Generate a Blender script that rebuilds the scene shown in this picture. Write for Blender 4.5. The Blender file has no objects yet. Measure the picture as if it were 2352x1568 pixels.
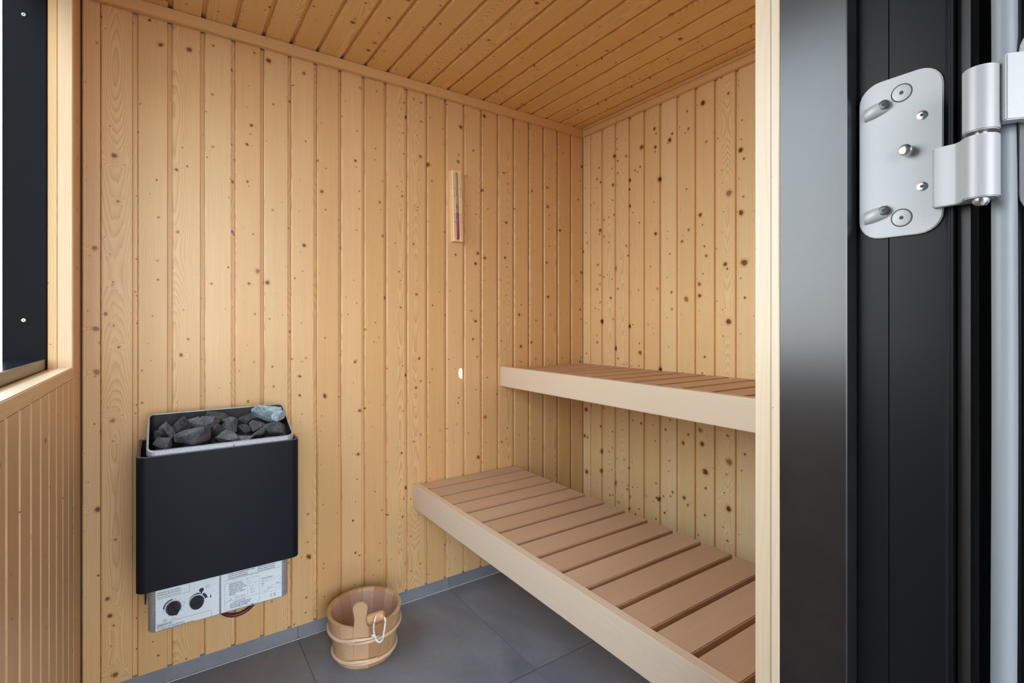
import bpy, bmesh, math, random
from mathutils import Vector, Matrix

S = bpy.context.scene
COL = S.collection
PI = math.pi

# ------------------------------------------------------------------ camera
cam_d = bpy.data.cameras.new('camera')
cam = bpy.data.objects.new('camera', cam_d)
COL.objects.link(cam)
cam.location = (0, 0, 1.1)
cam.rotation_euler = (PI / 2, 0, math.radians(-34.6))
cam_d.sensor_width = 36
cam_d.lens = 36 * 1158 / 2352
cam_d.shift_y = -41 / 2352
cam_d.clip_start = 0.01
S.camera = cam

# ------------------------------------------------------------------ world, lights, exposure
S.view_settings.view_transform = 'Standard'
S.view_settings.look = 'None'
S.view_settings.gamma = 1.0
S.view_settings.use_curve_mapping = False
S.view_settings.exposure = 1.95
S.cycles.max_bounces = 10
S.cycles.diffuse_bounces = 7
S.cycles.use_adaptive_sampling = True
S.cycles.adaptive_threshold = 0.04
S.cycles.glossy_bounces = 5
S.cycles.transparent_max_bounces = 12
S.cycles.caustics_reflective = False
S.cycles.caustics_refractive = False
S.cycles.sample_clamp_indirect = 8
S.cycles.use_denoising = True

W = bpy.data.worlds.new('sky')
S.world = W
W.use_nodes = True
wn, wl = W.node_tree.nodes, W.node_tree.links
wn.clear()
o_ = wn.new('ShaderNodeOutputWorld'); b_ = wn.new('ShaderNodeBackground')
tc_ = wn.new('ShaderNodeTexCoord'); sp_ = wn.new('ShaderNodeSeparateXYZ'); rp_ = wn.new('ShaderNodeValToRGB')
wl.new(tc_.outputs['Generated'], sp_.inputs[0]); wl.new(sp_.outputs['Z'], rp_.inputs[0])
wl.new(rp_.outputs[0], b_.inputs[0]); wl.new(b_.outputs[0], o_.inputs[0])
b_.inputs[1].default_value = 2.3
e = rp_.color_ramp.elements
e[0].position = 0.0; e[0].color = (0.95, 0.97, 1.0, 1)
e[1].position = 1.0; e[1].color = (0.58, 0.72, 0.95, 1)
m_ = e.new(0.35); m_.color = (0.86, 0.93, 1.0, 1)

def area_portal(name, loc, rot, sx, sy):
    d = bpy.data.lights.new(name, 'AREA'); d.shape = 'RECTANGLE'; d.size = sx; d.size_y = sy
    d.cycles.is_portal = True
    o = bpy.data.objects.new(name, d); COL.objects.link(o); o.location = loc; o.rotation_euler = rot
    return o
area_portal('door_daylight_portal', (0.235, 0.085, 1.0), (PI / 2, 0, 0), 0.86, 2.02)
area_portal('window_daylight_portal', (-0.352, 1.08, 1.49), (PI / 2, 0, -PI / 2), 1.3, 0.99)

# added spot lamp under the ceiling, standing in for a sun glint
sd = bpy.data.lights.new('glint_spot', 'SPOT')
sd.energy = 160.0; sd.spot_size = math.radians(1.0); sd.spot_blend = 0.35; sd.shadow_soft_size = 0.0005
sd.color = (1.0, 0.93, 0.82)
so = bpy.data.objects.new('glint_spot', sd); COL.objects.link(so)
so.location = (0.93, 1.22, 2.03)
so.rotation_euler = (Vector((1.027, 1.868, 0.891)) - so.location).to_track_quat('-Z', 'Y').to_euler()

# ------------------------------------------------------------------ material helpers
class NT:
    def __init__(s, name):
        s.m = bpy.data.materials.new(name); s.m.use_nodes = True
        s.n = s.m.node_tree.nodes; s.l = s.m.node_tree.links; s.n.clear()
        s.out = s.n.new('ShaderNodeOutputMaterial'); s.b = s.n.new('ShaderNodeBsdfPrincipled')
        s.l.new(s.b.outputs[0], s.out.inputs[0])
    def set(s, k, v):
        i = s.b.inputs[k]
        if hasattr(v, 'links'): s.l.new(v, i)
        else: i.default_value = v if not isinstance(v, tuple) or len(v) != 3 else (*v, 1)
        return s
    def inp(s, node, i, v):
        if v is None: return
        if hasattr(v, 'links'): s.l.new(v, node.inputs[i])
        elif isinstance(v, tuple) and node.inputs[i].type == 'RGBA' and len(v) == 3: node.inputs[i].default_value = (*v, 1)
        else: node.inputs[i].default_value = v
    def math(s, op, a, b=None, c=None, clamp=False):
        n = s.n.new('ShaderNodeMath'); n.operation = op; n.use_clamp = clamp
        s.inp(n, 0, a); s.inp(n, 1, b); s.inp(n, 2, c); return n.outputs[0]
    def mix(s, f, a, b, mode='MIX'):
        n = s.n.new('ShaderNodeMix'); n.data_type = 'RGBA'; n.blend_type = mode
        s.inp(n, 0, f); s.inp(n, 6, a); s.inp(n, 7, b); return n.outputs[2]
    def xyz(s, x=0., y=0., z=0.):
        n = s.n.new('ShaderNodeCombineXYZ'); s.inp(n, 0, x); s.inp(n, 1, y); s.inp(n, 2, z); return n.outputs[0]
    def noise(s, v, scale, detail=2., rough=.5, dist=0.):
        n = s.n.new('ShaderNodeTexNoise'); s.inp(n, 'Vector', v); s.inp(n, 'Scale', scale)
        s.inp(n, 'Detail', detail); s.inp(n, 'Roughness', rough); s.inp(n, 'Distortion', dist); return n.outputs[0]
    def rng(s, v, a, b, c=0., d=1., smooth=False):
        n = s.n.new('ShaderNodeMapRange'); n.clamp = True
        if smooth: n.interpolation_type = 'SMOOTHSTEP'
        s.inp(n, 0, v); s.inp(n, 1, a); s.inp(n, 2, b); s.inp(n, 3, c); s.inp(n, 4, d); return n.outputs[0]
    def bump(s, h, strength=.3, dist=.001):
        n = s.n.new('ShaderNodeBump'); s.inp(n, 'Height', h); n.inputs['Strength'].default_value = strength
        n.inputs['Distance'].default_value = dist; s.l.new(n.outputs[0], s.b.inputs['Normal'])
    def obj(s):
        n = s.n.new('ShaderNodeTexCoord'); return n.outputs['Object']
    def sep(s, v):
        n = s.n.new('ShaderNodeSeparateXYZ'); s.l.new(v, n.inputs[0]); return n.outputs
    def rand(s):
        return s.n.new('ShaderNodeObjectInfo').outputs['Random']

def wood(name, light, dark, ring=(.50, .27, .10), ring_amt=.95, knots=1.0, knot_col=(.095, .028, .008), rough=.36, knot_pow=1.9,
         spacing=.0036, vary=.9, spec=.5, blotch=.15):
    """sawn timber, grain along the object's local Z"""
    t = NT(name); v = t.obj(); x, y, z = t.sep(v)[:3]; r = t.rand()
    r2 = t.math('FRACT', t.math('MULTIPLY', r, 91.7)); r3 = t.math('FRACT', t.math('MULTIPLY', r, 357.3))
    xx = t.math('ADD', x, t.math('MULTIPLY', y, .7))
    zz = t.math('ADD', z, t.math('MULTIPLY', r, 61.3))
    # knots
    def knotlayer(scale, rmin, rmax, ofs):
        wob = t.noise(t.xyz(xx, 0., zz), 45., 1.)
        kx = t.math('ADD', t.math('MULTIPLY', xx, scale), t.math('ADD', t.math('MULTIPLY', r2, 40.), t.math('MULTIPLY_ADD', wob, .10, ofs)))
        kz = t.math('ADD', t.math('MULTIPLY', zz, scale), t.math('MULTIPLY', wob, -.08))
        n = t.n.new('ShaderNodeTexVoronoi'); n.voronoi_dimensions = '2D'; n.feature = 'F1'
        t.l.new(t.xyz(kx, kz, 0.), n.inputs['Vector']); n.inputs['Scale'].default_value = 1.
        c = t.n.new('ShaderNodeSeparateColor'); t.l.new(n.outputs['Color'], c.inputs[0])
        rad = t.math('MULTIPLY_ADD', t.math('POWER', c.outputs[0], knot_pow), rmax - rmin, rmin)
        dn = t.math('DIVIDE', n.outputs['Distance'], rad)
        return dn, c.outputs[1], rad
    dn, kc, rad = knotlayer(9.0, .004, .060 * knots, 0.)
    dn2, kc2, rad2 = knotlayer(15.0, .004, .05 * knots, 7.7)
    core = t.math('MAXIMUM', t.rng(dn, .85, 1.1, 1., 0., True), t.rng(dn2, .7, 1.15, 1., 0., True))
    halo = t.math('MAXIMUM', t.rng(dn, .8, 2.3, 1., 0., True), t.rng(dn2, .8, 2.6, .6, 0., True))
    warp = t.math('ADD', t.math('MULTIPLY', t.rng(dn, 0., 6., 1., 0., True), t.math('MULTIPLY', rad, .45)),
                  t.math('MULTIPLY', t.rng(dn2, 0., 6., 1., 0., True), t.math('MULTIPLY', rad2, .16)))
    # growth rings
    d = t.math('MULTIPLY_ADD', t.noise(t.xyz(t.math('MULTIPLY', r2, 9.), 0., zz), 1.6, 1., .4), .16, -.045)
    xc = t.math('ADD', t.math('ADD', xx, t.math('MULTIPLY_ADD', r3, .22, -.15)),
                t.math('MULTIPLY', t.noise(t.xyz(0., r2, zz), 3.5, 1.), .012))
    rr = t.math('SQRT', t.math('ADD', t.math('MULTIPLY', xc, xc), t.math('MULTIPLY', d, d)))
    rr = t.math('ADD', t.math('ADD', rr, warp), t.math('MULTIPLY', t.noise(t.xyz(t.math('MULTIPLY', xx, 14.), 0., zz), 6., 2.), .0035))
    ph = t.math('FRACT', t.math('DIVIDE', rr, spacing))
    line = t.math('MULTIPLY', t.math('POWER', ph, 2.6), t.rng(ph, .9, 1., 1., 0.))
    amt = t.math('MULTIPLY', line, t.rng(t.noise(t.xyz(t.math('MULTIPLY', xx, 30.), r, zz), 2.5, 1.), .25, .75, ring_amt * .55, ring_amt))
    base = t.mix(t.math('MULTIPLY', r3, vary), light, dark)
    lf = t.noise(t.xyz(t.math('MULTIPLY', xx, 8.), r2, zz), 2.2, 2.)
    base = t.mix(t.rng(lf, .35, .75, 0., blotch), base, dark)
    col = t.mix(amt, base, ring)
    fib = t.noise(t.xyz(t.math('MULTIPLY', xx, 70.), 0., t.math('MULTIPLY', zz, .6)), 8., 2.5)
    col = t.mix(t.rng(fib, .3, .7, 0., .24), col, ring)
    if knots > 0:
        col = t.mix(t.math('MULTIPLY', halo, .6), col, (.52, .20, .045))
        col = t.mix(t.math('MULTIPLY', core, t.rng(kc, .1, .5, .55, .96)), col, t.mix(kc, knot_col, tuple(c * 1.9 for c in knot_col)))
    t.set('Base Color', col); t.set('Roughness', t.rng(fib, .3, .7, rough - .04, rough + .05)); t.set('Specular IOR Level', spec)
    t.bump(t.math('MULTIPLY', fib, .5), .25, .0006)
    return t.m

def plain(name, col, rough=.5, metal=0., spec=.5, bump=None, speck=None, **kw):
    t = NT(name); c = col
    if speck:
        sc, col2, f = speck
        c = t.mix(t.rng(t.noise(t.obj(), sc, 3., .6), .38, .66, 0., f), col, col2)
    t.set('Base Color', c); t.set('Roughness', rough); t.set('Metallic', metal); t.set('Specular IOR Level', spec)
    for k, v in kw.items(): t.set(k, v)
    if bump: t.bump(t.noise(t.obj(), bump[0], 4.), bump[1], bump[2])
    return t.m

def tile_mat():
    t = NT('grey_stone_tile'); v = t.obj(); r = t.rand(); x, y, z = t.sep(v)[:3]
    p = t.xyz(t.math('ADD', x, t.math('MULTIPLY', r, 20.)), t.math('ADD', y, t.math('MULTIPLY', r, 7.)), z)
    big = t.noise(p, 3.2, 4., .6, .6); fine = t.noise(p, 60., 3., .65)
    c = t.mix(t.rng(big, .35, .68), (.19, .215, .26), (.285, .315, .37))
    c = t.mix(t.rng(fine, .3, .75, 0., .4), c, (.20, .205, .215))
    vein = t.math('ABSOLUTE', t.math('SUBTRACT', t.noise(p, 2.6, 5., .65, 1.4), .5))
    c = t.mix(t.rng(vein, 0., .012, .42, 0., True), c, (.27, .275, .285))
    t.set('Base Color', c); t.set('Roughness', t.rng(big, .3, .7, .42, .6)); t.bump(fine, .15, .0006); return t.m

def stone_mat(name, a, b, c3):
    t = NT(name); v = t.obj(); r = t.rand(); x, y, z = t.sep(v)[:3]
    p = t.xyz(t.math('ADD', x, t.math('MULTIPLY', r, 20.)), y, z)
    n1 = t.noise(p, 40., 5., .65); n2 = t.noise(p, 260., 4., .7)
    c = t.mix(t.rng(n1, .35, .65), a, b); c = t.mix(t.rng(n2, .5, .72, 0., .6), c, c3)
    t.set('Base Color', c); t.set('Roughness', .72); t.bump(t.math('ADD', n1, t.math('MULTIPLY', n2, .5)), .8, .004); return t.m

def glass_mat(name, tint=(1, 1, 1), amount=None):
    t = NT(name); t.n.remove(t.b)
    tr = t.n.new('ShaderNodeBsdfTransparent'); gl = t.n.new('ShaderNodeBsdfGlossy'); mx = t.n.new('ShaderNodeMixShader')
    lw = t.n.new('ShaderNodeLayerWeight'); lw.inputs[0].default_value = .5
    fo = t.math('MULTIPLY_ADD', t.math('POWER', lw.outputs['Facing'], 5.), .92, .04)
    tr.inputs[0].default_value = (*tint, 1); gl.inputs['Roughness'].default_value = .02
    t.l.new(fo, mx.inputs[0]); t.l.new(tr.outputs[0], mx.inputs[1]); t.l.new(gl.outputs[0], mx.inputs[2])
    t.l.new(mx.outputs[0], t.out.inputs[0]); return t.m

def liner_mat():
    t = NT('milky_plastic_liner'); t.n.remove(t.b)
    tr = t.n.new('ShaderNodeBsdfTransparent'); tr.inputs[0].default_value = (.97, .92, .92, 1)
    p = t.n.new('ShaderNodeBsdfPrincipled'); p.inputs['Base Color'].default_value = (.84, .72, .71, 1); p.inputs['Roughness'].default_value = .3
    mx = t.n.new('ShaderNodeMixShader'); mx.inputs[0].default_value = .22
    t.l.new(tr.outputs[0], mx.inputs[1]); t.l.new(p.outputs[0], mx.inputs[2]); t.l.new(mx.outputs[0], t.out.inputs[0]); return t.m

PINE_L, PINE_D = (.85, .60, .32), (.77, .485, .215)
M = dict(
    pine=wood('knotty_pine_panelling', PINE_L, PINE_D),
    pine_c=wood('knotty_pine_ceiling', (.90, .63, .275), (.84, .53, .195)),
    pine_r=wood('knotty_pine_dense_window_lit', (.96, .77, .45), (.91, .66, .33), knots=1.55, knot_pow=2.0, rough=.28, ring_amt=.7),  # window light on the right wall is put into this paler pine
    pine_w=wood('knotty_pine_under_window', (.80, .58, .36), (.74, .50, .29), knots=1.0, ring_amt=.25),
    trim=wood('pine_trim', (.84, .57, .28), (.80, .50, .22), knots=.35, ring_amt=.6, spacing=.0034),
    window_wood=wood('pale_window_timber', (.82, .64, .42), (.79, .58, .35), ring=(.62, .34, .14), knots=0, ring_amt=.55, spacing=.0045),
    post=wood('pale_post_timber', (.70, .585, .42), (.67, .53, .36), ring=(.58, .38, .25), knots=.1, ring_amt=.4, spacing=.0055),
    slat=wood('bench_slat_alder', (.66, .465, .32), (.565, .375, .245), ring=(.42, .24, .13), knots=0, ring_amt=.22, spacing=.006, rough=.5, vary=1., blotch=.8),
    fascia=wood('bench_fascia_aspen', (.74, .62, .48), (.70, .56, .42), ring=(.58, .43, .30), knots=0, ring_amt=.22, spacing=.007, rough=.5),
    rail=wood('bench_rail', (.60, .42, .27), (.55, .37, .22), knots=0),
    stave=wood('bucket_stave', (.78, .57, .35), (.50, .28, .135), ring=(.48, .29, .14), knots=0, ring_amt=.4, spacing=.004, vary=1.),
    hoop=wood('bucket_hoop', (.80, .62, .45), (.76, .57, .40), knots=0, ring_amt=.1),
    block=wood('timer_block', (.92, .72, .42), (.90, .69, .39), knots=0, ring_amt=.25, spacing=.003),
    toggle=wood('toggle_wood', (.72, .44, .22), (.68, .40, .19), ring=(.38, .19, .08), knots=0, ring_amt=.7, spacing=.003),
    tile=tile_mat(),
    grout=plain('grey_grout', (.20, .20, .205), .8),
    backing=plain('dark_gap', (.10, .055, .028), .8),
    black=plain('black_powder_coat', (.008, .009, .011), .38, spec=.2, bump=(300, .04, .0005)),
    black_jamb=plain('black_satin_steel', (.010, .011, .013), .27, spec=.75, bump=(60, .03, .0008), speck=(25, (.018, .019, .021), .5)),
    black_window=plain('black_window_profile', (.0075, .008, .0105), .5, spec=.10),
    black_gloss=plain('black_glossy_flashing', (.008, .010, .016), .12, spec=.9),
    black_matt=plain('black_rubber', (.008, .008, .009), .6),
    shell=plain('anthracite_enamel', (.0062, .0088, .0155), .46, spec=.22, bump=(500, .08, .0004)),
    shell_edge=plain('anthracite_edge', (.07, .065, .085), .45),
    galv=plain('galvanised_steel', (.50, .54, .58), .42, metal=.45, speck=(330, (.27, .30, .34), .8), bump=(400, .2, .0005)),
    panel=plain('printed_panel_sheet', (.78, .89, .96), .36, metal=.05, speck=(160, (.66, .79, .88), .6)),  # bluish sky reflection is put into the sheet's colour
    tan_metal=plain('tan_sill_edge', (.20, .165, .13), .35, metal=.6),  # sill edge is black frame; its tan reflection is put into the colour
    silver=plain('silver_hinge_paint', (.47, .475, .48), .42, metal=.12, speck=(900, (.41, .415, .42), .4)),
    steel=plain('bright_steel', (.75, .75, .75), .25, metal=1.),
    dark_hole=plain('socket_recess', (.05, .05, .055), .6, metal=.3),
    strip=plain('grey_seal_strip', (.09, .085, .085), .35, metal=.4),
    conduit=plain('grey_cable_sheath', (.27, .30, .325), .45),
    knob=plain('black_knob', (.010, .012, .022), .25),
    print_=plain('dark_print', (.018, .022, .06), .6),
    white=plain('white_mark', (.85, .85, .85), .4),
    rope=plain('white_rope', (.80, .80, .78), .8, bump=(500, .6, .002)),
    red=plain('dark_red_ring', (.10, .014, .022), .35),
    sand=plain('magenta_sand', (.50, .035, .21), .45),
    tube=glass_mat('timer_glass', (.93, .93, .95)),
    glass=glass_mat('window_glass', (.96, .98, .98)),
    liner=liner_mat(),
    stone=stone_mat('black_basalt', (.012, .013, .015), (.055, .060, .067), (.16, .17, .18)),
    stone2=stone_mat('charcoal_basalt', (.035, .038, .043), (.115, .122, .132), (.26, .27, .28)),
    stone_pale=stone_mat('pale_green_stone', (.16, .24, .27), (.40, .52, .56), (.70, .80, .82)),
    paving=plain('outside_deck', (.16, .155, .15), .8, speck=(12, (.12, .12, .12), .6)),
    outer=plain('light_blocker_dark', (.03, .03, .033), .6),  # dark coat of the unseen, added daylight blockers
)

# ------------------------------------------------------------------ mesh helpers
def tagit(o, label=None, cat=None, group=None, kind=None):
    if label: o['label'] = label
    if cat: o['category'] = cat
    if group: o['group'] = group
    if kind: o['kind'] = kind
    return o

def link(name, me, mat=None, parent=None, loc=None):
    o = bpy.data.objects.new(name, me); COL.objects.link(o)
    if mat is not None and me is not None and not me.materials: me.materials.append(mat)
    if parent: o.parent = parent
    if loc is not None: o.location = loc
    return o

def bm_to(name, bm, mat, parent=None, loc=None, smooth=False):
    bmesh.ops.recalc_face_normals(bm, faces=bm.faces)
    me = bpy.data.meshes.new(name); bm.to_mesh(me); bm.free()
    if smooth:
        for p in me.polygons: p.use_smooth = True
        try: me.set_sharp_from_angle(angle=math.radians(40))
        except Exception: pass
    return link(name, me, mat, parent, loc)

def empty(name, loc=(0, 0, 0), parent=None):
    o = bpy.data.objects.new(name, None); COL.objects.link(o); o.location = loc; o.empty_display_size = .05
    if parent: o.parent = parent
    return o

def box_bm(x0, x1, y0, y1, z0, z1, bev=0., bm=None, seg=2):
    b = bmesh.new()
    vs = [b.verts.new((x, y, z)) for x in (x0, x1) for y in (y0, y1) for z in (z0, z1)]
    for f in ((0, 1, 3, 2), (4, 6, 7, 5), (0, 4, 5, 1), (2, 3, 7, 6), (0, 2, 6, 4), (1, 5, 7, 3)):
        b.faces.new([vs[i] for i in f])
    bmesh.ops.recalc_face_normals(b, faces=b.faces)
    if bev: bmesh.ops.bevel(b, geom=b.edges[:], offset=bev, segments=seg, affect='EDGES', clamp_overlap=True)
    if bm is None: return b
    merge(bm, b); return bm

def merge(dst, src, mat=None):
    me = bpy.data.meshes.new('tmp'); src.to_mesh(me); src.free()
    if mat is not None: me.transform(mat)
    dst.from_mesh(me); bpy.data.meshes.remove(me)

def box(name, x0, x1, y0, y1, z0, z1, mat, parent=None, bev=0., **k):
    """box whose object origin is its own corner-centre; coordinates are world, minus the parent's location"""
    cx, cy, cz = (x0 + x1) / 2, (y0 + y1) / 2, (z0 + z1) / 2
    b = box_bm(x0 - cx, x1 - cx, y0 - cy, y1 - cy, z0 - cz, z1 - cz, bev)
    p = parent.matrix_basis.translation if parent else Vector()
    return bm_to(name, b, mat, parent, Vector((cx, cy, cz)) - p)

def prism_bm(pts, z0, z1, bm=None, bev=0.):
    b = bmesh.new()
    lo = [b.verts.new((x, y, z0)) for x, y in pts]; hi = [b.verts.new((x, y, z1)) for x, y in pts]
    n = len(pts)
    b.faces.new(lo[::-1]); b.faces.new(hi)
    for i in range(n): b.faces.new([lo[i], lo[(i + 1) % n], hi[(i + 1) % n], hi[i]])
    bmesh.ops.recalc_face_normals(b, faces=b.faces)
    if bev:
        ed = [e for e in b.edges if len(e.link_faces) == 2 and e.calc_face_angle(0) > .9]
        bmesh.ops.bevel(b, geom=ed, offset=bev, segments=2, affect='EDGES', clamp_overlap=True)
    if bm is None: return b
    merge(bm, b); return bm

def tube_bm(path, rad, n=12, closed=False, flat=1.0, bm=None):
    b = bmesh.new(); P = [Vector(p) for p in path]; rings = []
    m = len(P); up = Vector((0, 0, 1))
    for i, p in enumerate(P):
        a = P[(i - 1) % m] if (closed or i > 0) else P[i]
        c = P[(i + 1) % m] if (closed or i < m - 1) else P[i]
        t = (c - a).normalized()
        u = up if abs(t.dot(up)) < .95 else Vector((1, 0, 0))
        s1 = t.cross(u).normalized(); s2 = s1.cross(t).normalized()
        r = rad[i] if isinstance(rad, (list, tuple)) else rad
        rings.append([b.verts.new(p + s1 * math.cos(2 * PI * k / n) * r * flat + s2 * math.sin(2 * PI * k / n) * r) for k in range(n)])
    for i in range(m if closed else m - 1):
        A, B = rings[i], rings[(i + 1) % m]
        for k in range(n): b.faces.new([A[k], A[(k + 1) % n], B[(k + 1) % n], B[k]])
    if not closed: b.faces.new(rings[0][::-1]); b.faces.new(rings[-1])
    bmesh.ops.recalc_face_normals(b, faces=b.faces)
    if bm is None: return b
    merge(bm, b); return bm

def smooth_path(pts, k=6):
    P = [Vector(p) for p in pts]; out = []
    for i in range(len(P) - 1):
        p0 = P[max(i - 1, 0)]; p1 = P[i]; p2 = P[i + 1]; p3 = P[min(i + 2, len(P) - 1)]
        for j in range(k):
            t = j / k
            out.append(.5 * ((2 * p1) + (-p0 + p2) * t + (2 * p0 - 5 * p1 + 4 * p2 - p3) * t * t + (-p0 + 3 * p1 - 3 * p2 + p3) * t ** 3))
    out.append(P[-1]); return out

def axis_matrix(loc, xa, ya, za):
    return Matrix(((xa[0], ya[0], za[0], loc[0]), (xa[1], ya[1], za[1], loc[1]), (xa[2], ya[2], za[2], loc[2]), (0, 0, 0, 1)))

def put(o, loc, xa, ya, za):
    if o.parent: loc = Vector(loc) - o.parent.matrix_basis.translation
    o.matrix_basis = axis_matrix(loc, xa, ya, za); return o

def rrect(x0, x1, z0, z1, r, n=6):
    pts = []
    for cx, cz, a0 in ((x1 - r, z1 - r, 0), (x0 + r, z1 - r, 90), (x0 + r, z0 + r, 180), (x1 - r, z0 + r, 270)):
        for k in range(n + 1):
            a = math.radians(a0 + 90 * k / n); pts.append((cx + r * math.cos(a), cz + r * math.sin(a)))
    return pts

# ------------------------------------------------------------------ room dimensions (metres, camera stands at x = y = 0)
YB, XR, XL, YF = 1.868, 1.716, -0.195, 0.355     # faces of the back, right, left and front panelling
ZC, ZS = 2.057, 0.052                            # ceiling face, top of the tile skirting
PITCH, FACE = 0.0855, 0.0742
BT = 0.0145

board_meshes = {}
def board_mesh(length, width=PITCH, mat=None, matname='', left=True):
    key = (round(length, 4), round(width, 4), matname)
    if key in board_meshes: return board_meshes[key]
    pts = [(0.0004, BT), (0.0004, .0095), (.0008, .0042), (.0034, .0005), (.0042, 0.)]
    if width > FACE + .004:
        pts += [(FACE - .0008, 0.), (FACE, .001), (FACE + .0008, .0105), (width, .0105), (width, BT)]
    else:
        pts += [(width, 0.), (width, BT)]
    b = prism_bm(pts, 0, length)
    me = bpy.data.meshes.new('panel_board'); b.to_mesh(me); b.free(); me.materials.append(mat)
    board_meshes[key] = me
    return me

rnd = random.Random(4)
def boards(parent, edges, total_end, origin_fn, xa, ya, length, mat, matname, first=None, za=(0, 0, 1)):
    """edges: coordinates along the wall of each board's left edge"""
    for i, e0 in enumerate(edges):
        w = min(PITCH, total_end - e0)
        if w < .006: continue
        me = board_mesh(length, w, mat, matname)
        o = link('panel_board', me, None, parent)
        put(o, origin_fn(e0), xa, ya, za)

# ------------------------------------------------------------------ ground, floor
g = box('ground', -15, 15, -15, 15, -.35, -.12, M['paving'])  # unseen; added with a dark tone to cut bounced daylight
tagit(g, 'unseen dark decking added outside the cabin to cut bounced daylight', 'ground', kind='structure')

cn = box('sky_blocker', -2.6, 3.2, -1.9, .02, 2.34, 2.44, M['outer'])  # out-of-view slab, added only to hold sky light off the doorway
tagit(cn, 'unseen dark canopy over the terrace outside the door', 'sky_blocker', kind='structure')

sc_ = box('daylight_blocker', -1.75, -1.63, -2.2, .10, -.12, 2.34, M['outer'])  # added out of view to cut daylight on the door frame
tagit(sc_, 'unseen dark panel added left of the door to block daylight', 'wall', kind='structure')

fl = box('floor', -.3255, 1.80, .02, 2.0, -.11, -.0025, M['grout'])
tagit(fl, 'floor of large dark grey stone tiles', 'floor', kind='structure')
tx = [-.2965, .2935 + .09, .9735, 1.5635, 2.2]
tx = [.3835 - .59, .3835, .9735, 1.5635, 1.5635 + .59]
ty = [1.2775 - 1.18, 1.2775 - .59, 1.2775, 1.2775 + .596]
for i in range(4):
    for j in range(3):
        x0, x1 = max(tx[i], -.203) + .0012, min(tx[i + 1], 1.728) - .0012
        y0, y1 = ty[j] + .0012, min(ty[j + 1], 1.8715) - .0012
        box('tile', x0, x1, y0, y1, -.010, 0., M['tile'], fl, .0008)

# skirting tiles
def skirting(name, label, segs, horizontal, face, out):
    s0, s1 = segs[0], segs[-1]
    if horizontal:
        r = box(name, s0, s1, min(face, face + out), max(face, face + out), -.002, ZS - .004, M['grout'])
    else:
        r = box(name, min(face, face + out), max(face, face + out), s0, s1, -.002, ZS - .004, M['grout'])
    tagit(r, label, 'skirting', kind='structure')
    for a, b in zip(segs, segs[1:]):
        f0 = face - (.0035 if out > 0 else -.0035)
        lo, hi = min(f0, face + out * .5), max(f0, face + out * .5)
        if horizontal: box('tile', a + .001, b - .001, lo, hi, .003, ZS - .0015, M['tile'], r, .0006)
        else: box('tile', lo, hi, a + .001, b - .001, .003, ZS - .0015, M['tile'], r, .0006)
skirting('baseboard_back', 'low grey tile skirting under the heater wall', [-.197, .3835, .9735, 1.5635, 1.715], True, YB + .0075, .004)
skirting('baseboard_left', 'low grey tile skirting under the window wall', [.36, .6875, 1.2775, 1.866], False, XL - .0075, -.004)
skirting('baseboard_right', 'low grey tile skirting behind the benches', [.36, .6875, 1.2775, 1.866], False, XR + .0075, .004)

gb = box('trim_6', XL, 1.70, YB + .0015, YB + .0046, -.0022, .0026, plain('pale_grout_bead', (.55, .55, .53), .8))
tagit(gb, 'thin pale grout line where the floor meets the back skirting', 'grout line', kind='structure')
# ------------------------------------------------------------------ walls
wb = box('wall_back', -.3255, 1.86, YB + BT + .001, YB + .14, -.1, ZC + .13, M['backing'])
tagit(wb, 'pine board wall with the heater and the sand timer', 'wall', kind='structure')
eb = [.1047 + PITCH * k for k in range(-3, 19)]
boards(wb, eb, XR + .001, lambda e0: (e0, YB, ZS - .0015 - rnd.random() * .003), (1, 0, 0), (0, 1, 0), ZC - ZS + .004, M['pine'], 'b')
o = link('panel_board', board_mesh(ZC - ZS + .004, eb[0] - XL - .002, M['pine'], 'b'), None, wb); put(o, (XL + .002, YB, ZS - .001), (1, 0, 0), (0, 1, 0), (0, 0, 1))

wr = box('wall_right', XR + BT + .001, XR + .14, .10, YB + .012, -.1, ZC + .13, M['backing'])
tagit(wr, 'knotty pine board wall behind the two benches', 'wall', kind='structure')
er = [1.812 - PITCH * k for k in range(0, 17)]
for i, e0 in enumerate(er):
    end = e0 - PITCH
    wdt = PITCH if end > YF else e0 - YF
    if wdt < .01: continue
    o = link('panel_board', board_mesh(ZC - ZS + .004, wdt, M['pine_r'], 'r'), None, wr)
    put(o, (XR, e0, ZS - .001), (0, -1, 0), (1, 0, 0), (0, 0, 1))
o = link('panel_board', board_mesh(ZC - ZS + .004, YB - er[0] - .001, M['pine_r'], 'r'), None, wr)
put(o, (XR, YB - .0005, ZS - .001), (0, -1, 0), (1, 0, 0), (0, 0, 1))

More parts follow.
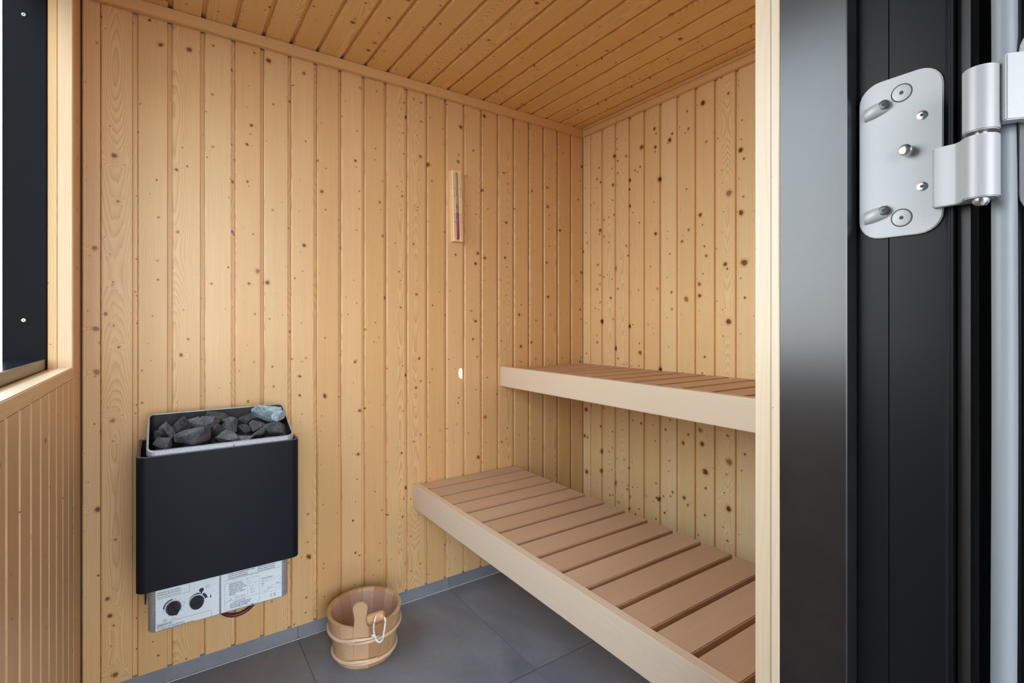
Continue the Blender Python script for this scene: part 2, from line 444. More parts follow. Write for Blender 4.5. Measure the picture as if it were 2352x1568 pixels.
# left wall with the window
WY0, WY1, WZ0, WZ1 = .47, 1.713, .985, 1.985
wl_ = empty('wall_left'); tagit(wl_, 'pine board wall with the black framed window', 'wall', kind='structure')
box('wall_core', -.3255, XL - BT - .001, .10, YB + .012, -.1, .955, M['backing'], wl_)
box('wall_core', -.3255, XL - BT - .001, WY1 + .026, YB + .012, .955, ZC + .13, M['backing'], wl_)
box('wall_core', -.3255, XL - BT - .001, .10, WY0 - .026, .955, ZC + .13, M['backing'], wl_)
box('wall_core', -.3255, XL - BT - .001, WY0 - .026, WY1 + .026, WZ1 + .026, ZC + .13, M['backing'], wl_)
el = [1.7408 - PITCH * k for k in range(1, 17)]
for e0 in el:
    w_ = PITCH
    if e0 < YF: continue
    if e0 > WY1 or e0 + PITCH < WY0 - .03: L_ = ZC - ZS + .004
    else: L_ = .958 - ZS
    wdt = min(PITCH, YB - e0 - .0005)
    o = link('panel_board', board_mesh(L_, wdt, M['pine_w'] if L_ < 1 else M['pine'], 'w%d' % (L_ < 1)), None, wl_)
    put(o, (XL, e0, ZS - .001), (0, 1, 0), (-1, 0, 0), (0, 0, 1))
# plain corner board between the window and the heater wall
o = bm_to('corner_board', box_bm(0, YB - .0005 - 1.7410, 0, BT, 0, ZC - ZS + .004, .0008), M['pine'], wl_)
put(o, (XL, 1.7410, ZS - .001), (0, 1, 0), (-1, 0, 0), (0, 0, 1))

# front wall with the door opening
wf = empty('wall_front'); tagit(wf, 'pine board wall around the doorway', 'wall', kind='structure')
DX0, DX1, DZ = -.175, .64, 2.0
box('wall_core', DX1 + .065, XR + .14, .11, YF + -.013, -.1, ZC + .13, M['backing'], wf)
box('wall_core', -.36, DX0 - .03, .11, YF - .013, -.1, ZC + .13, M['backing'], wf)
box('wall_core', DX0 - .03, DX1 + .065, .11, YF - .013, DZ + .03, ZC + .13, M['backing'], wf)
ef = [DX1 + .041 + PITCH * k for k in range(13)]
for e0 in ef:
    w_ = min(PITCH, XR - e0)
    if w_ < .01: continue
    o = link('panel_board', board_mesh(ZC - ZS + .004, w_, M['pine'], 'f'), None, wf)
    put(o, (e0 + w_, YF, ZS - .001), (-1, 0, 0), (0, -1, 0), (0, 0, 1))

# ceiling
ce = box('ceiling', -.36, 1.86, .02, 2.0, ZC + BT + .001, ZC + .14, M['backing'])
tagit(ce, 'low pine board ceiling with visible grooves', 'ceiling', kind='structure')
ec = [.0205 + PITCH * k for k in range(-3, 20)]
cl = YB - YF
for e0 in ec:
    if e0 < XL: 
        continue
    w_ = min(PITCH, XR - e0)
    if w_ < .01: continue
    o = link('panel_board', board_mesh(cl, w_, M['pine_c'], 'c'), None, ce)
    put(o, (e0, YB, ZC), (1, 0, 0), (0, 0, 1), (0, -1, 0))

# ceiling trims (grain along the strip)
def strip(name, length, h, d, mat, bev=.0015):
    b = box_bm(0, h, 0, d, 0, length, bev)
    return bm_to(name, b, mat)
TH = .0355
t1 = strip('trim_1', XR - XL, TH, .020, M['trim']); put(t1, (XL, YB - .0005, ZC - TH - .0005), (0, 0, 1), (0, -1, 0), (1, 0, 0))
tagit(t1, 'pine strip along the ceiling above the heater wall', 'trim', kind='structure')
t2 = strip('trim_2', YB - YF - .021, TH, .018, M['trim']); put(t2, (XR - .0005, YF, ZC - TH - .0005), (0, 0, 1), (-1, 0, 0), (0, 1, 0))
tagit(t2, 'pine strip along the ceiling above the benches', 'trim', kind='structure')
# small stepped bead on the right trim
bd = strip('bead', YB - YF - .035, .010, .012, M['trim'], .003); bd.parent = t2
bd.matrix_basis = axis_matrix((TH - .0101, .018, 0), (1, 0, 0), (0, 1, 0), (0, 0, 1))
t3 = strip('trim_3', YB - YF - .03, TH, .018, M['trim']); put(t3, (XL + .0005, YF + (YB - YF - .03), ZC - TH - .0005), (0, 0, 1), (1, 0, 0), (0, -1, 0))
tagit(t3, 'pine strip along the ceiling above the window', 'trim', kind='structure')

# ------------------------------------------------------------------ window
wi = empty('window_1', (XL, 1.09, WZ0)); tagit(wi, 'tall black framed window in the left wall', 'window', kind='structure')
def along(name, mat, parent, a, b, wx, wy, bev=.001):
    """timber from a to b (axis aligned), cross-section wx by wy given as (axis letter, lo, hi)"""
    a, b = Vector(a), Vector(b); za = (b - a); L = za.length; za.normalize()
    return a, za, L
def timber(name, x0, x1, y0, y1, z0, z1, axis, mat, parent, bev=.001):
    if axis == 'z': loc, xa, ya, za, dims = (x0, y0, z0), (1, 0, 0), (0, 1, 0), (0, 0, 1), (x1 - x0, y1 - y0, z1 - z0)
    elif axis == 'y': loc, xa, ya, za, dims = (x0, y0, z0), (0, 0, 1), (1, 0, 0), (0, 1, 0), (z1 - z0, x1 - x0, y1 - y0)
    else: loc, xa, ya, za, dims = (x0, y0, z0), (0, 1, 0), (0, 0, 1), (1, 0, 0), (y1 - y0, z1 - z0, x1 - x0)
    b = box_bm(0, dims[0], 0, dims[1], 0, dims[2], bev)
    o = bm_to(name, b, mat, parent)
    return put(o, loc, xa, ya, za)
# wooden casing sticks
timber('casing', -.2236, -.1940, WY0, WY1, .9575, .987, 'y', M['window_wood'], wi, .002)
timber('casing', -.2236, -.1940, WY1, WY1 + .027, .9575, WZ1 + .026, 'z', M['window_wood'], wi, .002)
timber('casing', -.2236, -.1940, WY0 - .027, WY0, .9575, WZ1 + .026, 'z', M['window_wood'], wi, .002)
timber('casing', -.2236, -.1940, WY0, WY1, WZ1, WZ1 + .026, 'y', M['window_wood'], wi, .002)
timber('sill_board', -.2436, -.2242, WY0, WY1, .9575, .9845, 'y', M['trim'], wi)
timber('lining', -.2425, -.2242, WY1 + .001, WY1 + .024, .9575, WZ1 + .02, 'z', M['trim'], wi)
timber('lining', -.2425, -.2242, WY0 - .024, WY0 - .001, .9575, WZ1 + .02, 'z', M['trim'], wi)
fr_ = empty('window_frame', (0, 0, 0), wi); 
# black frame is one part with its members
fb = bmesh.new()
box_bm(-.3243, -.2440, WY1 - .001, WY1 + .024, .962, WZ1 + .02, .001, fb)
box_bm(-.3243, -.2440, WY0 - .024, WY0 + .001, .962, WZ1 + .02, .001, fb)
box_bm(-.3243, -.2440, WY0 + .001, WY1 - .001, WZ1 - .02, WZ1 + .02, .001, fb)
bpy.data.objects.remove(fr_)
wfr = bm_to('window_frame', fb, M['black_window'], wi, -wi.location)
box('sill_flashing', -.3250, -.2500, WY0 + .001, WY1 - .001, .962, 1.0103, M['black_gloss'], wi, .001)
box('sill_edge', -.2500, -.2462, WY0 + .001, WY1 - .0015, .982, 1.0100, M['tan_metal'], wi, .0006)
box('glass_pane', -.3235, -.3205, WY0, WY1, 1.0, WZ1, M['glass'], wi)
for z in (1.8637, 1.1086):
    b = bmesh.new()
    tube_bm([(-.2860, WY1 - .001, z), (-.2860, WY1 - .0032, z)], [.0050, .0040], 14, bm=b)
    sc = bm_to('screw', b, M['steel'], wi, -wi.location)
    b = tube_bm([(-.2860, WY1 - .0030, z), (-.2860, WY1 - .0036, z)], .0018, 6)
    h = bm_to('screw_socket', b, M['dark_hole'], sc)

# ------------------------------------------------------------------ door: casing post, steel frame, leaf, hinge
dr = empty('door_1', (DX1, .2, 0)); tagit(dr, 'black steel door standing open at the right of the doorway', 'door', kind='structure')
t4 = empty('trim_4', (DX1, .35, 0)); tagit(t4, 'pale wooden post lining the right side of the doorway', 'trim', kind='structure')
timber('lining', DX1, DX1 + .040, .3430, .3645, 0, 2.0, 'z', M['post'], t4, .0008)
timber('edge_strip', DX1 - .0012, DX1 + .040, .3322, .3428, 0, 2.0, 'z', M['post'], t4, .0008)
t5 = empty('trim_5', (DX0, .35, 0)); tagit(t5, 'wooden lining at the left side of the doorway', 'trim', kind='structure')
timber('lining', DX0 - .03, DX0, .3325, .3645, 0, 2.0, 'z', M['post'], t5, .0008)
timber('lining', DX0 - .03, DX1 + .04, .3325, .3645, 2.0, 2.03, 'x', M['post'], t5, .0008)

def wprism(name, pts, z0, z1, mat, parent, bev=0., smooth=False):
    b = prism_bm(pts, z0, z1, bev=bev)
    return bm_to(name, b, mat, parent, -parent.matrix_basis.translation, smooth)
X1, X2 = .640, .660
# folded steel profile of the frame: stop, step, rebate, seal
wprism('frame_stop', [(X1, .3318), (X1, .2571), (X1 + .001, .2561), (X2 + .003, .2535), (.70, .2535), (.70, .3318)], -.10, 2.03, M['black_jamb'], dr)
wprism('frame_rebate', [(X2, .2533), (X2, .2230), (X2 + .0012, .2224), (X2, .2218), (X2, .1735), (X2 + .0012, .1712), (X2 + .0012, .1698), (X2, .1690), (X2, .1672), (.70, .1672), (.70, .2533)], -.10, 2.03, M['black'], dr)
wprism('seal_strip', [(X2 + .010, .1660), (X2 + .010, .1560), (.70, .1560), (.70, .1660)], -.10, 2.03, M['strip'], dr)
wprism('hinge_gap_darkener', [(.703, .252), (.703, .112), (.74, .112), (.74, .252)], -.10, 2.03, M['black_matt'], dr)  # black slab added to keep the gap at the hinge dark
# left and head members of the frame
wprism('frame_stop', [(DX0, .3318), (DX0, .115), (DX0 - .03, .115), (DX0 - .03, .3318)], -.10, 2.03, M['black_jamb'], dr)
box('frame_head', DX0, DX1 + .06, .115, .3318, 2.0, 2.03, M['black_jamb'], dr)
box('threshold', DX0, DX1, .115, .355, -.10, .004, M['black'], dr, .002)
# leaf
lf = box('door_leaf', .6525, .699, -.74, .1165, .02, 1.985, M['black'], dr, .0015)

def plateX(name, y0, y1, z0, z1, r, x, th, mat, parent, base):
    """rounded plate in a plane of constant x, facing -x"""
    pts = rrect(y0, y1, z0, z1, r)
    b = prism_bm(pts, 0, th)
    ed = [e for e in b.edges if all(abs(v.co.z - th) < 1e-6 for v in e.verts)]
    bmesh.ops.bevel(b, geom=ed, offset=.0008, segments=2, affect='EDGES')
    m = Matrix(((0, 0, -1, x), (1, 0, 0, 0), (0, 1, 0, 0), (0, 0, 0, 1)))
    bmesh.ops.transform(b, matrix=m, verts=b.verts)
    return bm_to(name, b, mat, parent, -base)
base = dr.location.copy()
hp = plateX('hinge_plate', .1742, .2500, 1.1950, 1.3690, .021, X2 - .0002, .0035, M['silver'], dr, base)
def discX(name, y, z, x, segs, mat, parent, base, n=24):
    """turned piece on an axis along -x; segs = list of (height, radius)"""
    b = tube_bm([(x - h, y, z) for h, r in segs], [r for h, r in segs], n)
    return bm_to(name, b, mat, parent, Vector((0, 0, 0)) if parent is not dr else -base, True)
fx = X2 - .0036
for z in (1.3494, 1.2144):
    s_ = discX('flat_screw', .2095, z, fx, [(-.0002, .0088), (.0006, .0086), (.0008, .0078)], M['silver'], hp, base)
    discX('groove_ring', .2095, z, fx, [(-.0002, .0098), (.0003, .0098)], M['dark_hole'], hp, base)
    discX('socket', .2095, z, fx, [(.0004, .0021), (.0010, .0021)], M['dark_hole'], hp, base, 6)
for z in (1.3405, 1.2240):
    # pressed boss: a teardrop bulge that ends in a screw seat
    b = bmesh.new()
    rings = []
    for k in range(9):
        u = k / 8
        yy = .2440 - .0215 * u; zz = z - .0052 + .0052 * u
        hgt = .0066 * math.sin(PI * min(1, .22 + .60 * u)) ; wd = .0078 - .0016 * abs(u - .4)
        rings.append([b.verts.new((fx + .0005 - hgt * math.sin(PI * j / 10) ** .8, yy, zz + wd * math.cos(PI * j / 10))) for j in range(11)])
    for A, B in zip(rings, rings[1:]):
        for j in range(10): b.faces.new([A[j], A[j + 1], B[j + 1], B[j]])
    b.faces.new(rings[0]); b.faces.new(rings[-1])
    bm_to('boss', b, M['silver'], hp, Vector(), True)
    discX('boss_screw', .2245, z + .0005, fx - .0036, [(-.002, .0052), (.0012, .0050), (.0016, .0042)], M['strip'], hp, base)
    discX('socket', .2245, z + .0005, fx - .0036, [(.0010, .0019), (.0019, .0019)], M['dark_hole'], hp, base, 6)
for z in (1.3191, 1.2442):
    discX('small_screw', .1915, z, fx, [(-.0002, .0048), (.0010, .0046), (.0016, .0030)], M['steel'], hp, base)
    discX('socket', .1915, z, fx, [(.0012, .0017), (.0019, .0017)], M['dark_hole'], hp, base, 6)
discX('stop_pin', .2035, 1.2843, fx, [(-.0002, .0060), (.0090, .0060), (.0102, .0058), (.0109, .0048)], M['steel'], hp, base)
AX, AY, AR = .6265, .1385, .0132
def circ(cx, cy, r, n=28): return [(cx + r * math.cos(2 * PI * k / n), cy + r * math.sin(2 * PI * k / n)) for k in range(n)]
b = bmesh.new()
prism_bm([(.6565, .1815), (.6500, .1815), (.6475, .1790), (.6470, .1630), (.6440, .1590), (.6360, .1535), (.6300, .1500), (.6380, .1350), (.6565, .1480)], 1.2185, 1.2790, b, .0008)
prism_bm(circ(AX, AY, AR), 1.2160, 1.2740, b, .0010)
bm_to('frame_knuckle', b, M['silver'], dr, -base, True)
b = bmesh.new()
prism_bm(circ(AX, AY, AR), 1.2775, 1.3370, b, .0010)
prism_bm([(.6262, .1250), (.6225, .1205), (.6300, .1110), (.6445, .0975), (.6525, .0930), (.6525, .1120), (.6400, .1165), (.6345, .1280)], 1.2830, 1.3430, b, .0010)
bm_to('leaf_knuckle', b, M['silver'], dr, -base, True)
b = tube_bm([(AX, AY, 1.2095), (AX, AY, 1.2125), (AX, AY, 1.2170), (AX, AY, 1.336), (AX, AY, 1.3385), (AX, AY, 1.3405)], [.0035, .006, .0062, .0062, .006, .003], 18)
bm_to('hinge_pin', b, M['steel'], dr, -base, True)
plateX('leaf_plate', .045, .1175, 1.1980, 1.3720, .021, .6523, .0035, M['silver'], dr, base)

cb = tube_bm(smooth_path([(.6475, .1275, -.115), (.6475, .1272, .3), (.6480, .1275, .7), (.6500, .1270, 1.0), (.6495, .1272, 1.2), (.6530, .1278, 1.30), (.6520, .1275, 1.36), (.6480, .1270, 1.45), (.6475, .1270, 1.7), (.648, .1275, 1.99)], 8), .0092, 16)
cab = bm_to('cable', cb, M['conduit'], None, None, True)
tagit(cab, 'grey flexible cable hanging upright behind the silver door hinge', 'cable')

# ------------------------------------------------------------------ benches
slat_me = {}
def bench(name, label, zt, xf, xs0, xs1, gaps0, group=None):
    r = empty(name, (xf, 1.1, zt - .05)); tagit(r, label, 'bench')
    y1, y0 = YB - .0015, YF + .003
    timber('front_board', xf, xf + .026, y0, y1, zt - (.092 if zt < .6 else .086), zt, 'y', M['fascia'], r, .0018)
    zs = zt - .0055
    k = 0; g = gaps0
    ends = [y1]
    while g > y0: ends.append(g); g -= .0990 if zt < .6 else .0985
    ends.append(y0 - .0065)
    for a, b in zip(ends, ends[1:]):
        hi = a - (.0065 if a != y1 else .001); lo = b + .0065
        if hi - lo < .02: continue
        timber('slat', xs0, xs1, lo, hi, zs - .027, zs, 'x', M['slat'], r, .0022)
    timber('support_rail', xs0 + .004, xs0 + .045, y0, y1, zs - .078, zs - .0275, 'y', M['rail'], r)
    timber('support_rail', xs1 - .13, xs1 - .085, y0, y1, zs - .078, zs - .0275, 'y', M['rail'], r)
    return r
bench('bench', 'lower slatted wooden bench nearer the floor', .466, .809, .8365, 1.299, 1.788)
bench('bench', 'upper slatted wooden bench against the right wall', .911, 1.2235, 1.2505, 1.692, 1.8405)

# ------------------------------------------------------------------ text helper
def text_mesh(s, size, align='LEFT', ext=0.00008):
    c = bpy.data.curves.new('txt', 'FONT'); c.body = s; c.size = size; c.align_x = align; c.resolution_u = 2
    c.extrude = ext; c.fill_mode = 'BOTH'
    o = bpy.data.objects.new('txt', c); COL.objects.link(o)
    bpy.context.view_layer.update()
    me = bpy.data.meshes.new_from_object(o.evaluated_get(bpy.context.evaluated_depsgraph_get()))
    bpy.data.objects.remove(o); bpy.data.curves.remove(c)
    return me
def add_text(bm, s, size, x, z, y, align='LEFT', sx=1., rot=0., bold=0.):
    me = text_mesh(s, size, align)
    me.transform(Matrix.Translation((x, y, z)) @ Matrix.Rotation(rot, 4, 'Y') @ Matrix.Rotation(PI / 2, 4, 'X') @ Matrix.Diagonal((sx, 1, 1, 1)))
    bm.from_mesh(me); 
    if bold:
        me.transform(Matrix.Translation((bold, -.00002, 0))); bm.from_mesh(me)
    bpy.data.meshes.remove(me)
def bar(bm, x0, x1, z0, z1, y, t=.0002): box_bm(x0, x1, y - t, y, z0, z1, 0, bm)
def frame_lines(bm, x0, x1, z0, z1, y, w=.0005, sides='LRTB'):
    if 'T' in sides: bar(bm, x0, x1, z1 - w, z1, y)
    if 'B' in sides: bar(bm, x0, x1, z0, z0 + w, y)
    if 'L' in sides: bar(bm, x0, x0 + w, z0, z1, y)
    if 'R' in sides: bar(bm, x1 - w, x1, z0, z1, y)
def arc_bm(bm, cx, cz, r0, r1, a0, a1, y, n=18, t=.0003):
    for k in range(n):
        a = math.radians(a0 + (a1 - a0) * k / n); c = math.radians(a0 + (a1 - a0) * (k + 1) / n)
        q = [(cx + r0 * math.cos(a), cz + r0 * math.sin(a)), (cx + r1 * math.cos(a), cz + r1 * math.sin(a)),
             (cx + r1 * math.cos(c), cz + r1 * math.sin(c)), (cx + r0 * math.cos(c), cz + r0 * math.sin(c))]
        vs = [bm.verts.new((x, y - t, z)) for x, z in q]; bm.faces.new(vs)

# ------------------------------------------------------------------ heater
HX0, HX1, HYF, HZ0, HZ1 = -.0603, .3330, 1.600, .4065, .7550
ht = empty('sauna_heater', (.136, YB, HZ0)); tagit(ht, 'black wall-mounted electric sauna heater filled with dark stones', 'heater')
hb = -ht.location
# shell: a U of sheet steel in plan
r_ = .022; th = .0022
def u_plan(x0, x1, yf, yb, r, n=6):
    pts = [(x0, yb)]
    for k in range(n + 1):
        a = PI + (PI / 2) * k / n; pts.append((x0 + r + r * math.cos(a), yf + r + r * math.sin(a)))
    for k in range(n + 1):
        a = 1.5 * PI + (PI / 2) * k / n; pts.append((x1 - r + r * math.cos(a), yf + r + r * math.sin(a)))
    pts.append((x1, yb)); return pts
out_ = u_plan(HX0, HX1, HYF, YB - .012, r_); inn = u_plan(HX0 + th, HX1 - th, HYF + th, YB - .012, r_ - th)
b = prism_bm(out_ + inn[::-1], HZ0, HZ1)
bmesh.ops.recalc_face_normals(b, faces=b.faces)
sh = bm_to('shell', b, M['shell'], ht, hb, True)
# rolled lip round the shell's top edge, turned inward
mid = u_plan(HX0 + .0035, HX1 - .0035, HYF + .0035, YB - .013, r_ - .003)
inn2 = u_plan(HX0 + .0075, HX1 - .0075, HYF + .0065, YB - .013, r_ - .006)
b = prism_bm(u_plan(HX0 - .0001, HX1 + .0001, HYF - .0001, YB - .0125, r_) + inn2[::-1], HZ1 - .0006, HZ1 + .0012)
bm_to('top_lip', b, M['shell_edge'], ht, hb, True)
# inner dark chassis and back plate
box('chassis', HX0 + .012, HX1 - .012, HYF + .02, YB - .02, HZ0 + .015, HZ1 - .055, M['black_matt'], ht, .003)
box('back_plate', HX0 + .0035, HX1 - .0035, YB - .014, YB - .001, .31, HZ1 - .003, M['black_matt'], ht, .001)
box('bracket', -.0475, -.0440, YB - .03, YB - .005, .272, .335, M['black_matt'], ht)
# stone basket: open box, low in front and high at the back, with a galvanised rim
bx0, bx1, byf, byb = -.0370, .3190, 1.6105, 1.7950
zf, zb = .7665, .8370
def basket_ring(off, zo, n=5, r=.017):
    pts = []
    for cx, cy, a0 in ((bx1 - r, byb - r, 0), (bx0 + r, byb - r, 90), (bx0 + r, byf + r, 180), (bx1 - r, byf + r, 270)):
        for k in range(n + 1):
            a = math.radians(a0 + 90 * k / n)
            x = cx + (r + off) * math.cos(a); y = cy + (r + off) * math.sin(a)
            u = min(1, max(0, (y - byf) / (byb - byf)))
            pts.append((x, y, zf + (zb - zf) * u + zo))
    return pts
def ring_shell(rings, closed_section=True):
    b = bmesh.new(); V = [[b.verts.new(p) for p in R] for R in rings]; n = len(V[0]); m = len(V)
    for i in range(m if closed_section else m - 1):
        A, B = V[i], V[(i + 1) % m]
        for k in range(n): b.faces.new([A[k], A[(k + 1) % n], B[(k + 1) % n], B[k]])
    return b
def flat_ring(off, z):
    return [(x, y, z) for x, y, _ in basket_ring(off, 0)]
b = ring_shell([basket_ring(0, -.0012), flat_ring(0, HZ1 - .10), flat_ring(-.003, HZ1 - .10), basket_ring(-.003, -.0012)])
bk = bm_to('stone_basket', b, M['black_matt'], ht, hb, True)
b = ring_shell([basket_ring(.0018, .0), basket_ring(.0018, -.0135), basket_ring(.0002, -.0135), basket_ring(.0002, -.0005), basket_ring(-.0032, -.0005), basket_ring(-.0032, .0012), basket_ring(.0006, .0012)])
rim = bm_to('rim', b, M['galv'], bk, Vector(), False)
box_b = box_bm(bx0 + .004, bx1 - .004, byf + .004, byb - .004, HZ1 - .075, HZ1 - .060)
bm_to('grate', box_b, M['black_matt'], bk)
box_b = box_bm(  .1595, .1635, byf - .0024, byf - .0017, .7535, .7600)
bm_to('rivet_plate', box_b, M['tan_metal'], bk)
# control box beneath
CX0, CX1, CYF, CZ0 = -.0350, .3065, 1.620, .2880
cb_ = bmesh.new()
pl = rrect(0, 1, 0, 1, .1)
pts = u_plan(CX0, CX1, CYF, YB - .03, .020, 8)
# galvanised tray with softened lower corners
b = bmesh.new(); lo = []; n_ = len(pts)
levels = [(CZ0, .0045), (CZ0 + .0012, .0018), (CZ0 + .004, 0.), (HZ0 + .03, 0.)]
cxm, cym = (CX0 + CX1) / 2, YB - .03
V = []
for z, ins in levels:
    V.append([b.verts.new((x + (ins if x < cxm else -ins), min(y + ins, YB - .03), z)) for x, y in pts])
for A, B in zip(V, V[1:]):
    for k in range(n_ - 1): b.faces.new([A[k], A[k + 1], B[k + 1], B[k]])
b.faces.new(V[0]); b.faces.new(V[-1][::-1])
b.faces.new([V[i][0] for i in range(4)] + [V[i][-1] for i in range(3, -1, -1)])
cbx = bm_to('control_box', b, M['galv'], ht, hb, True)
y_ = CYF - .0004
shp = bmesh.new()
box_bm(-.0185, .1260, CYF - .0005, CYF, CZ0 + .0035, .402, 0, shp)
fp1 = bm_to('face_plate', shp, M['panel'], cbx)
shp = bmesh.new()
prism_b = box_bm(.1310, .2870, CYF - .0006, CYF, CZ0 + .004, .402, 0, shp)
fp2 = bm_to('rating_plate', shp, M['panel'], cbx)
yl = CYF - .0007
L = bmesh.new()
# left plate print
frame_lines(L, -.0165, .1075, .2895, .3095, yl, sides='TR')
add_text(L, 'VAROITUS!', .0072, -.0160, .3022, yl, sx=.92, bold=.00035)
add_text(L, 'Peittäminen aiheuttaa palovaaran.', .0048, -.0160, .2970, yl, sx=.95, bold=.00015)
add_text(L, '• Lue käyttöohje. Täckning medför brandfara', .0046, -.0160, .2920, yl, sx=1.0, bold=.00015)
frame_lines(L, -.0165, .0565, .3745, .4000, yl, .0005, 'BR')
add_text(L, 'Abdeckung verursacht', .0050, -.0155, .3895, yl, sx=1.15, bold=.0001)
add_text(L, 'Abdeckung des Saunaofens', .0050, -.0155, .3835, yl, sx=.98, bold=.0001)
add_text(L, 'Maximal zulässige Temperatur', .0044, -.0155, .3775, yl, sx=.95)
add_text(L, 'Hz 50/60', .0030, .0935, .3790, yl, sx=.9); add_text(L, 'max 8 h', .0030, .0935, .3755, yl); add_text(L, 'min 0 °C', .0030, .0935, .3720, yl)
# timer knob scale
k1, k2 = (.0205, .3440), (.0732, .3430)
arc_bm(L, k1[0], k1[1], .0205, .0235, 95, 178, yl)
for i, a in enumerate([78, 50, 22, -8, -35, -62, -90, -118, -150, -172]):
    a_ = math.radians(a); arc_bm(L, k1[0] + .0225 * math.cos(a_), k1[1] + .0225 * math.sin(a_), 0, .0009, 0, 360, yl, 8)
arc_bm(L, k1[0], k1[1], .0185, .0188, 0, 360, yl, 36)
add_text(L, '1', .0045, k1[0] + .0020, k1[1] + .0205, yl); add_text(L, '4', .0042, k1[0] + .0235, k1[1] + .004, yl); add_text(L, '8', .0042, k1[0] + .006, k1[1] - .0250, yl)
arc_bm(L, .0015, .3152, .0038, .0043, 0, 360, yl, 24); arc_bm(L, .0015, .3152, 0, .0012, 0, 360, yl, 8)
bar(L, .0012, .0017, .3155, .3182, yl)
add_text(L, '+ 8 hours', .0034, .0130, .3130, yl, bold=.0001)
# thermostat scale: wedge that thickens clockwise, with a capped stub on top
for k in range(24):
    a0 = 172 - k * 4.2
    arc_bm(L, k2[0], k2[1], .0195, .0197 + .0038 * k / 24, a0 - 4.2, a0, yl, 1)
arc_bm(L, k2[0], k2[1], .0195, .0240, 58, 66, yl, 3)
arc_bm(L, k2[0], k2[1], .0190, .0255, 8, 50, yl, 10)
arc_bm(L, .0840, .3712, 0, .0057, 0, 360, yl, 20)
bar(L, .0820, .0858, .3630, .3680, yl)
arc_bm(L, .1055, .3465, 0, .0021, 0, 360, yl, 12); bar(L, .1048, .1062, .3475, .3530, yl); bar(L, .1054, .1056, .353, .356, yl)
bm_to('lettering', L, M['print_'], fp1)['kind'] = 'stuff'
# right plate print
R = bmesh.new()
frame_lines(R, .1480, .2235, .3805, .4010, yl, .0005, 'LRB'); frame_lines(R, .2245, .2830, .3805, .4010, yl, .0004, 'LB')
for i, s in enumerate(['Täckning av bastuaggregatet medför brandfara', 'Bruk ikke uten steiner brannfare', 'Abdecken verursacht Brandgefahr']):
    add_text(R, s, .0044, .1500, .3938 - i * .0056, yl, sx=.80, bold=.0002)
for i, s in enumerate(['Überdeckung verboten Harz', 'Kiukaan peittäminen kielletty', 'Avstand til brennbart 50 mm']):
    add_text(R, s, .0044, .2260, .3938 - i * .0056, yl, sx=.82, bold=.0002)
bar(R, .1350, .2270, .3785, .3789, yl)
# rounded warning box
arc = rrect(.1395, .2275, .2945, .3705, .004, 4)
for (xa_, za_), (xb_, zb_) in zip(arc, arc[1:] + arc[:1]):
    d = Vector((xb_ - xa_, 0, zb_ - za_)); 
    if d.length < 1e-6: continue
    n = Vector((-d.z, 0, d.x)).normalized() * .0002
    vs = [R.verts.new((xa_ - n.x, yl - .0001, za_ - n.z)), R.verts.new((xb_ - n.x, yl - .0001, zb_ - n.z)), R.verts.new((xb_ + n.x, yl - .0001, zb_ + n.z)), R.verts.new((xa_ + n.x, yl - .0001, za_ + n.z))]
    R.faces.new(vs)
add_text(R, 'W A R N I N G !', .0054, .1505, .3640, yl, sx=.85, bold=.0003)
for i, s in enumerate(['ABDECKUNG UND', 'NICHT VORSCHRIFTS', 'EMÄSSE NUTZUNG FÜR', 'STEINOFEN FÜHR', 'VERURSACHT BRAND', 'GEFAHR.']):
    add_text(R, s, .0042, .1495, .3592 - i * .0050, yl, sx=1.0, bold=.00025)
bar(R, .1395, .2275, .3185, .3188, yl)
bar(R, .1965, .1968, .3230, .3690, yl)
for x, z in ((.1965, .3685), (.2200, .3690), (.2200, .3580), (.2010, .3640), (.2070, .3660), (.2130, .3650)): bar(R, x - .0006, x + .0008, z - .0007, z + .0007, yl)
add_text(R, 'L1 L2', .0036, .2035, .3460, yl, bold=.0001); add_text(R, 'N ~ 3', .0036, .2035, .3400, yl, bold=.0001); add_text(R, '3x Pt', .0042, .2035, .3340, yl, bold=.0001); add_text(R, '2 x 7 2', .0042, .2035, .3270, yl, bold=.0001)
bar(R, .2010, .2014, .3500, .3620, yl); bar(R, .2170, .2174, .3480, .3560, yl); bar(R, .2010, .2170, .3560, .3563, yl)
add_text(R, '\u25b3', .0050, .1520, .3243, yl); add_text(R, '230 V 1N~  50-60 Hz', .0030, .1640, .3262, yl); add_text(R, '400 V 3N~  50-60 Hz', .0030, .1640, .3222, yl); add_text(R, 'A B C', .0032, .1500, .3205, yl, bold=.0001)
add_text(R, 'C A U T I O N !', .0054, .1605, .3125, yl, sx=.85, bold=.0003)
for i, s in enumerate(['DO NOT OPERATE WITH', 'HOT ROCKS COVERING', 'CAUSES RISK OF FIRE']):
    add_text(R, s, .0048, .1520, .3075 - i * .0048, yl, sx=.98, bold=.0003)
arc_bm(R, .2085, .2940, 0, .0018, 0, 360, yl, 10)
add_text(R, 'Sauna heater', .0066, .2330, .3575, yl, sx=.88, bold=.0001)
add_text(R, 'Typ   xxx', .0040, .2330, .3500, yl); add_text(R, 'No.', .0050, .2325, .3420, yl, bold=.0003); add_text(R, 'kg/h', .0032, .2330, .3370, yl)
add_text(R, 'kW', .0052, .2715, .3345, yl, bold=.0003); add_text(R, '400V 3N~', .0036, .2480, .3255, yl); add_text(R, '\u2022   \u2022 IP  2', .0042, .2340, .3180, yl)
for z in (.3545, .3475, .3320, .3240, .3160): bar(R, .2310, .2830, z, z + .00025, yl)
bar(R, .2830, .2833, .3150, .3560, yl)
